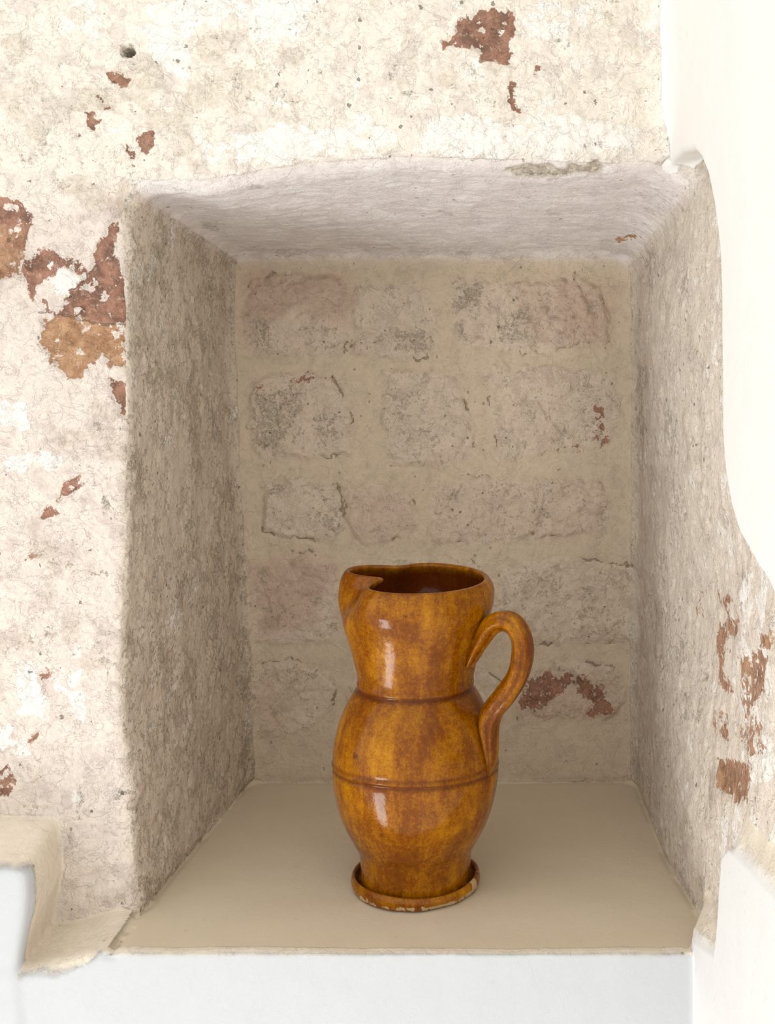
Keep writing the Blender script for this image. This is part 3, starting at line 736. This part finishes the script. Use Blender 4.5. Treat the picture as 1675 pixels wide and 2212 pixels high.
box_obj('wall_core', [(-0.45, 0.34, 0.285, 0.34, -0.5, 0.4), (-0.45, -0.26, 0.02, 0.34, -0.5, 0.4), (0.17, 0.34, -0.36, 0.34, -0.5, 0.4), (-0.45, 0.34, 0.02, 0.34, 0.19, 0.4), (-0.45, 0.34, 0.0, 0.34, -0.5, -0.36)], M_CREAM, ROOT['wall_back'])

# ------------------------------------------------------------------ the jug
SJ = 0.7378 / F_PX
JX, JY = (899 - VX) * SJ, 0.0435
jug = bpy.data.objects.new('ceramic_jug', None); COL.objects.link(jug)
jug.location = (JX, JY, ZC + ZF + 0.0008)
jug.empty_display_size = 0.05
jug['label'] = 'amber glazed earthenware jug with pinched spout and loop handle, standing in the niche'
jug['category'] = 'jug'
A_H = math.radians(-27)          # handle towards the camera, spout opposite
A_S = math.pi - math.radians(27)

def pchip(xs, ys, xq):
    xs, ys = np.asarray(xs, float), np.asarray(ys, float)
    h = np.diff(xs); dl = np.diff(ys) / h
    m = np.zeros(len(xs)); m[0], m[-1] = dl[0], dl[-1]
    for i in range(1, len(xs) - 1):
        if dl[i - 1] * dl[i] > 0:
            w1, w2 = 2 * h[i] + h[i - 1], h[i] + 2 * h[i - 1]
            m[i] = (w1 + w2) / (w1 / dl[i - 1] + w2 / dl[i])
    i = np.clip(np.searchsorted(xs, xq) - 1, 0, len(xs) - 2)
    t = (xq - xs[i]) / h[i]
    return ((1 + 2 * t) * (1 - t) ** 2 * ys[i] + t * (1 - t) ** 2 * h[i] * m[i] + t * t * (3 - 2 * t) * ys[i + 1] + t * t * (t - 1) * h[i] * m[i + 1])

prof = [(1893, 117), (1880, 117.5), (1864, 117), (1845, 117.5), (1830, 120), (1804, 133), (1782, 145), (1760, 155.5), (1735, 164.5), (1712, 170.5), (1685, 175.5), (1660, 178), (1640, 178.5),
        (1618, 177), (1602, 175), (1570, 168.5), (1540, 158.5), (1510, 144.5), (1494, 135), (1483, 128), (1476, 125.3), (1465, 125.2), (1433, 130), (1403, 137), (1372, 145), (1340, 154.5), (1312, 164),
        (1290, 168.5), (1272, 169), (1258, 166), (1250, 161)]
ph_ = np.array([(1905 - y) * SJ for y, r in prof]); pr_ = np.array([r * SJ for y, r in prof])
H_TOP = ph_[-1]
NP = 240
phi = np.linspace(0, 2 * math.pi, NP, endpoint=False)
hs = list(np.linspace(ph_[0], H_TOP, 200))
rows, tags = [], []
H_N = (1905 - 1481) * SJ; H_B1 = (1905 - 1636) * SJ; H_B2 = (1905 - 1649) * SJ
def angd(a, b): return (a - b + math.pi) % (2 * math.pi) - math.pi
dsp = angd(phi, A_S)                   # positive = towards the camera side
def spout(h, r):
    """pinched beak: pulled out at the tip, pressed in on both flanks"""
    k = sstep(H_TOP - 0.072, H_TOP - 0.040, np.full(NP, h))
    kd = sstep(H_TOP - 0.034, H_TOP + 0.003, np.full(NP, h)) ** 1.3
    tip = np.exp(-(dsp / 0.33) ** 2) * lerp(22, 13, float(sstep(H_TOP - 0.022, H_TOP - 0.004, h))) * SJ * k
    wide = 0
    f1 = np.exp(-((dsp - 0.64) / np.where(dsp < 0.64, 0.27, 0.52)) ** 2) * 78 * SJ * kd
    f2 = np.exp(-((dsp + 0.75) / 0.30) ** 2) * 28 * SJ * kd
    return r + tip + wide - f1 - f2
def ring(h, r, inner=False):
    rr = spout(h, r)
    zz = np.full(NP, h) + 0.0016 * np.exp(-(dsp / 0.5) ** 2) * sstep(H_TOP - 0.02, H_TOP, np.full(NP, h)) 
    tilt = 0.052 * np.exp(-((h - H_B1) / 0.022) ** 2)
    top = 0.066 * float(sstep(H_TOP - 0.055, H_TOP, h))
    zz = zz + tilt * rr * (-np.sin(phi)) + top * rr * np.sin(phi) - 0.45 * top * 0.05
    wob = 0.0004 * np.sin(phi * 2 + h * 40) + 0.0002 * np.sin(phi * 5 + h * 90)
    return np.stack([(rr + wob) * np.cos(phi), (rr + wob) * np.sin(phi), zz], 1)
for h in hs:
    r = float(pchip(ph_, pr_, np.array([h]))[0])
    g_n = math.exp(-((h - H_N) / 0.0011) ** 2); g_1 = math.exp(-((h - H_B1) / 0.0008) ** 2); g_2 = math.exp(-((h - H_B2) / 0.0011) ** 2)
    rid = math.exp(-((h - (H_B1 + H_B2) / 2) / 0.0016) ** 2)
    r += -0.0013 * g_n + 0.0006 * math.exp(-((h - H_N - 0.003) / 0.0018) ** 2) - 0.0007 * g_1 - 0.0010 * g_2 + 0.0005 * rid
    rows.append(ring(h, r)); tags.append((min(1, math.exp(-((h - H_N) / 0.0017) ** 2) + 0.6 * math.exp(-((h - H_B1) / 0.0013) ** 2) + 0.95 * math.exp(-((h - H_B2) / 0.0018) ** 2)), 0.0))
# lip
rt = pr_[-1]
for (dr, dh) in ((-0.0008, 0.0013), (-0.0020, 0.0022), (-0.0034, 0.0024), (-0.0046, 0.0017), (-0.0053, 0.0004)):
    rows.append(ring(H_TOP + dh, rt + dr)); tags.append((0.0, 0.12))
for h in np.linspace(H_TOP - 0.002, 0.02, 60):
    r = float(pchip(ph_, pr_, np.array([max(h, ph_[0])]))[0]) - 0.0055
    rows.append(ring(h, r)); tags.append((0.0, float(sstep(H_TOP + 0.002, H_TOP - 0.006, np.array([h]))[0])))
R = np.array(rows); nr = len(R)

def grid_mesh(name, R, closed_phi=True, caps=(False, False)):
    nr, npn = R.shape[:2]
    vs = R.reshape(-1, 3)
    i = np.arange(nr - 1)[:, None]; j = np.arange(npn)[None, :]; j2 = (j + 1) % npn
    q = np.stack([i * npn + j, i * npn + j2, (i + 1) * npn + j2, (i + 1) * npn + j], -1).reshape(-1, 4)
    fs = q.tolist(); vs = vs.tolist()
    if caps[0]: fs.append(list(range(npn))[::-1])
    if caps[1]: fs.append([(nr - 1) * npn + k for k in range(npn)])
    me = bpy.data.meshes.new(name); me.from_pydata(vs, [], fs)
    me.polygons.foreach_set('use_smooth', np.ones(len(fs), bool)); me.update()
    return me

def set_attr(me, name, arr):
    at = me.attributes.new(name, 'FLOAT_COLOR', 'POINT'); at.data.foreach_set('color', np.asarray(arr, f4).ravel())

def glaze_material():
    m, nt, bs = nodes('amber_glaze')
    b = NB(nt)
    at = b.attr('glaze'); sp = nt.nodes.new('ShaderNodeSeparateColor'); nt.links.new(at.outputs['Color'], sp.inputs[0])
    pool, inside, chip = sp.outputs[0], sp.outputs[1], sp.outputs[2]
    drip = b.noise(1.0, 4, 0.6, vec=b.scale((70, 70, 10)), seed=3.0)
    cloud = b.noise(26, 4, 0.6, seed=1.0); fine = b.noise(330, 4, 0.7, seed=2.0); grain = b.noise(900, 3, 0.65, seed=6.0)
    streak = b.noise(1.0, 3, 0.6, vec=b.scale((420, 420, 45)), seed=8.0)
    t = b.math('ADD', b.math('MULTIPLY', drip, 0.50), b.math('MULTIPLY', cloud, 0.62))
    t = b.math('ADD', t, b.math('MULTIPLY', b.math('SUBTRACT', fine, 0.5), 0.34))
    t = b.math('ADD', t, b.math('MULTIPLY', b.math('SUBTRACT', grain, 0.5), 0.34))
    t = b.math('ADD', t, b.math('MULTIPLY', b.math('SUBTRACT', streak, 0.5), 0.16))
    cr = nt.nodes.new('ShaderNodeValToRGB'); nt.links.new(t, cr.inputs[0])
    e = cr.color_ramp.elements
    e[0].position, e[0].color = 0.33, (0.115, 0.026, 0.0008, 1)
    e[1].position, e[1].color = 0.78, (0.48, 0.205, 0.003, 1)
    x = e.new(0.50); x.color = (0.200, 0.056, 0.001, 1)
    x = e.new(0.60); x.color = (0.300, 0.104, 0.0012, 1)
    col = cr.outputs[0]
    col = b.mix(b.math('MULTIPLY', pool, 0.85), col, (0.075, 0.010, 0.001))
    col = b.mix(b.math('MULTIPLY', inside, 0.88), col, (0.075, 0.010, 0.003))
    fc = b.step(b.math('ADD', chip, b.math('MULTIPLY', b.math('SUBTRACT', b.noise(170, 4, 0.6, seed=5.0), 0.5), 1.6)), 0.50, 0.58)
    clay = b.mix(cloud, (0.50, 0.34, 0.17), (0.62, 0.48, 0.30))
    col = b.mix(b.math('MULTIPLY', fc, 0.85), col, clay)
    nt.links.new(col, bs.inputs['Base Color'])
    rg = b.math('ADD', 0.10, b.math('MULTIPLY', fc, 0.45)); rg = b.math('ADD', rg, b.math('MULTIPLY', fine, 0.06))
    nt.links.new(rg, bs.inputs['Roughness'])
    bs.inputs['IOR'].default_value = 1.5; bs.inputs['Specular IOR Level'].default_value = 0.22
    h = b.math('ADD', b.math('MULTIPLY', b.noise(90, 3, 0.55, seed=7.0), 1.0), b.math('MULTIPLY', fine, 0.10))
    h = b.math('SUBTRACT', h, b.math('MULTIPLY', fc, 0.35))
    nt.links.new(b.bump(h, 0.30, 0.0011), bs.inputs['Normal'])
    return m
GLZ = glaze_material()

def body_object():
    me = grid_mesh('body', R, caps=(True, True))
    tg = np.array(tags, f4)
    g = np.zeros((nr, NP, 4), f4); g[..., 3] = 1
    g[..., 0] = tg[:, 0][:, None] * 0.9; g[..., 1] = tg[:, 1][:, None]
    # small nicks in the glaze
    Xp = R[..., 0]; Yp = R[..., 1]; Zp = R[..., 2]
    def nick(u, y, rpx, val, ch):
        dx = (u - 899) * SJ; h_ = (1905 - y) * SJ
        m_ = np.exp(-(((Xp - dx) ** 2 + (Zp - h_) ** 2) / (rpx * SJ) ** 2)) * (Yp < 0)
        m_[200:] = 0
        g[..., ch] = np.maximum(g[..., ch], m_ * val)
    nick(786, 1590, 5, 1.2, 0); nick(889, 1300, 3.5, 1.0, 0); nick(840, 1742, 3.5, 0.8, 0); nick(892, 1625, 4, 0.6, 0)
    dent = np.exp(-((dsp - 0.66) / 0.13) ** 2)[None, :] * np.array([float(sstep(H_TOP - 0.020, H_TOP - 0.008, np.array([h]))[0]) * float(sstep(H_TOP + .001, H_TOP - 0.008, np.array([h]))[0]) for h in R[:, 0, 2]])[:, None]
    dent[200:] = 0
    g[..., 0] = np.maximum(g[..., 0], 0.6 * dent)
    set_attr(me, 'glaze', g.reshape(-1, 4))
    me.materials.append(GLZ)
    return link('body', me, jug)
body_object()

# foot: a shallow dish-like flange with an upturned worn rim
fp = [(0, 0.0), (130, 0.0), (134.5, 2), (137, 8), (138, 15), (136.5, 22), (134, 27), (130.5, 27.5), (127.5, 24), (124.5, 18), (119, 14), (112, 13)]
FR = []
ft = []
dense = []
for a, b_ in zip(fp[1:-1], fp[2:]):
    for t in (0, 0.5): dense.append((lerp(a[0], b_[0], t), lerp(a[1], b_[1], t)))
dense.append(fp[-1])
rngf = np.random.RandomState(3)
chipn = sum(rngf.normal() * np.cos(phi * k + rngf.uniform(0, 6.28)) / k ** 0.5 for k in range(2, 16)) * 0.35
for (r, h) in dense:
    wob = 1 + 0.006 * np.sin(2 * phi + 1) + 0.004 * np.sin(5 * phi)
    edge = float(np.exp(-((h - 5) / 6.0) ** 2)) if r > 120 else 0
    rr = r * SJ * wob - edge * np.clip(chipn, 0, 1) * 0.0020
    hh = h * SJ + (0.0006 * np.sin(phi * 3 + 2) * (h > 10)) + edge * np.clip(chipn - 0.2, 0, 1) * 0.0012
    FR.append(np.stack([rr * np.cos(phi), rr * np.sin(phi), hh], 1))
    g = np.zeros((NP, 4), f4); g[:, 3] = 1
    g[:, 0] = 0.95 * float(np.exp(-((r - 122) / 4.0) ** 2)) * (h > 10)
    g[:, 2] = np.clip((0.58 + 0.24 * chipn) * float(np.exp(-((h - 6) / 9.0) ** 2)) + (0.30 + 0.15 * chipn) * float(np.exp(-((h - 26) / 3.0) ** 2)), 0, 1) * (r > 118)
    # one large chip on the right of the rim
    dch = np.exp(-((angd(phi, math.radians(-22))) / 0.10) ** 2)
    g[:, 2] = np.maximum(g[:, 2], dch * (h > 12) * 1.1)
    ft.append(g)
FR = np.array(FR)
me = grid_mesh('foot', FR, caps=(True, False)); set_attr(me, 'glaze', np.array(ft).reshape(-1, 4)); me.materials.append(GLZ)
link('foot', me, jug)['label'] = 'flared foot ring with chipped glaze'

# handle: a pulled strap with lengthwise ridges, tails pressed on to the body
HP = [(1016, 1440, 7, 18), (1030, 1410, 12, 22), (1042, 1385, 16, 23), (1061, 1355, 19, 23), (1087, 1343, 20, 24), (1112, 1354, 20, 24), (1128, 1387, 20, 24), (1128, 1427, 20, 24), (1117, 1466, 20, 24), (1091, 1506, 20.5, 24.5),
      (1065, 1539, 21, 25), (1056, 1566, 19, 27), (1058, 1600, 15, 26), (1061, 1638, 10, 20), (1058, 1666, 6, 11), (1053, 1682, 2, 4)]
ca, sa = math.cos(A_H), math.sin(A_H)
path = []
for (u, v, th, wd) in HP:
    k = (u - VX) / F_PX                       # X = k * (Y + D); X = JX + p ca ; Y = JY + p sa
    p_ = (k * (JY + D_CAM) - JX) / (ca - k * sa)
    dep = JY + p_ * sa + D_CAM
    z_ = (VY - v) / F_PX * dep - ZF
    path.append((p_, z_, th * SJ, wd * SJ))
path = np.array(path)
tt = np.arange(len(path)); tq = np.linspace(0, len(path) - 1, 130)
def cat(y):
    out = np.zeros(len(tq))
    yy = np.concatenate([[2 * y[0] - y[1]], y, [2 * y[-1] - y[-2]]])
    for n_, t in enumerate(tq):
        i = min(int(t), len(y) - 2); f = t - i
        p0, p1, p2, p3 = yy[i:i + 4]
        out[n_] = 0.5 * (2 * p1 + (p2 - p0) * f + (2 * p0 - 5 * p1 + 4 * p2 - p3) * f * f + (3 * p1 - p0 - 3 * p2 + p3) * f ** 3)
    return out
hp, hz, hth, hwd = [cat(path[:, i]) for i in range(4)]
NS = 48
ang = np.linspace(0, 2 * math.pi, NS, endpoint=False)
HR, hg = [], []
tpx, tpz = np.gradient(hp), np.gradient(hz)
for i in range(len(tq)):
    l = math.hypot(tpx[i], tpz[i]); nx_, nz_ = tpz[i] / l, -tpx[i] / l          # normal in the handle's plane
    ridge = 1 + 0.085 * np.cos(ang * 5 + 0.6) + 0.03 * np.cos(ang * 9 + i * 0.02) + 0.02 * math.sin(i * 0.35)
    a_ = np.sign(np.cos(ang)) * np.abs(np.cos(ang)) ** 0.85 * hth[i] * ridge
    w_ = np.sign(np.sin(ang)) * np.abs(np.sin(ang)) ** 0.85 * hwd[i] * ridge
    pp = hp[i] + a_ * nx_; zz = hz[i] + a_ * nz_
    HR.append(np.stack([pp * ca - w_ * sa, pp * sa + w_ * ca, zz], 1))
    g = np.zeros((NS, 4), f4); g[:, 3] = 1
    g[:, 0] = np.clip(-np.cos(ang * 5 + 0.6) * 0.8 - 0.25 + 0.25 * math.sin(i * 0.21), 0, 1) * 0.9
    hg.append(g)
HR = np.array(HR)
me = grid_mesh('handle', HR, caps=(True, True)); set_attr(me, 'glaze', np.array(hg).reshape(-1, 4)); me.materials.append(GLZ)
link('handle', me, jug)['label'] = 'ridged loop handle with tail pressed on to the belly'
print('verts', NV, 'faces', len(Q))
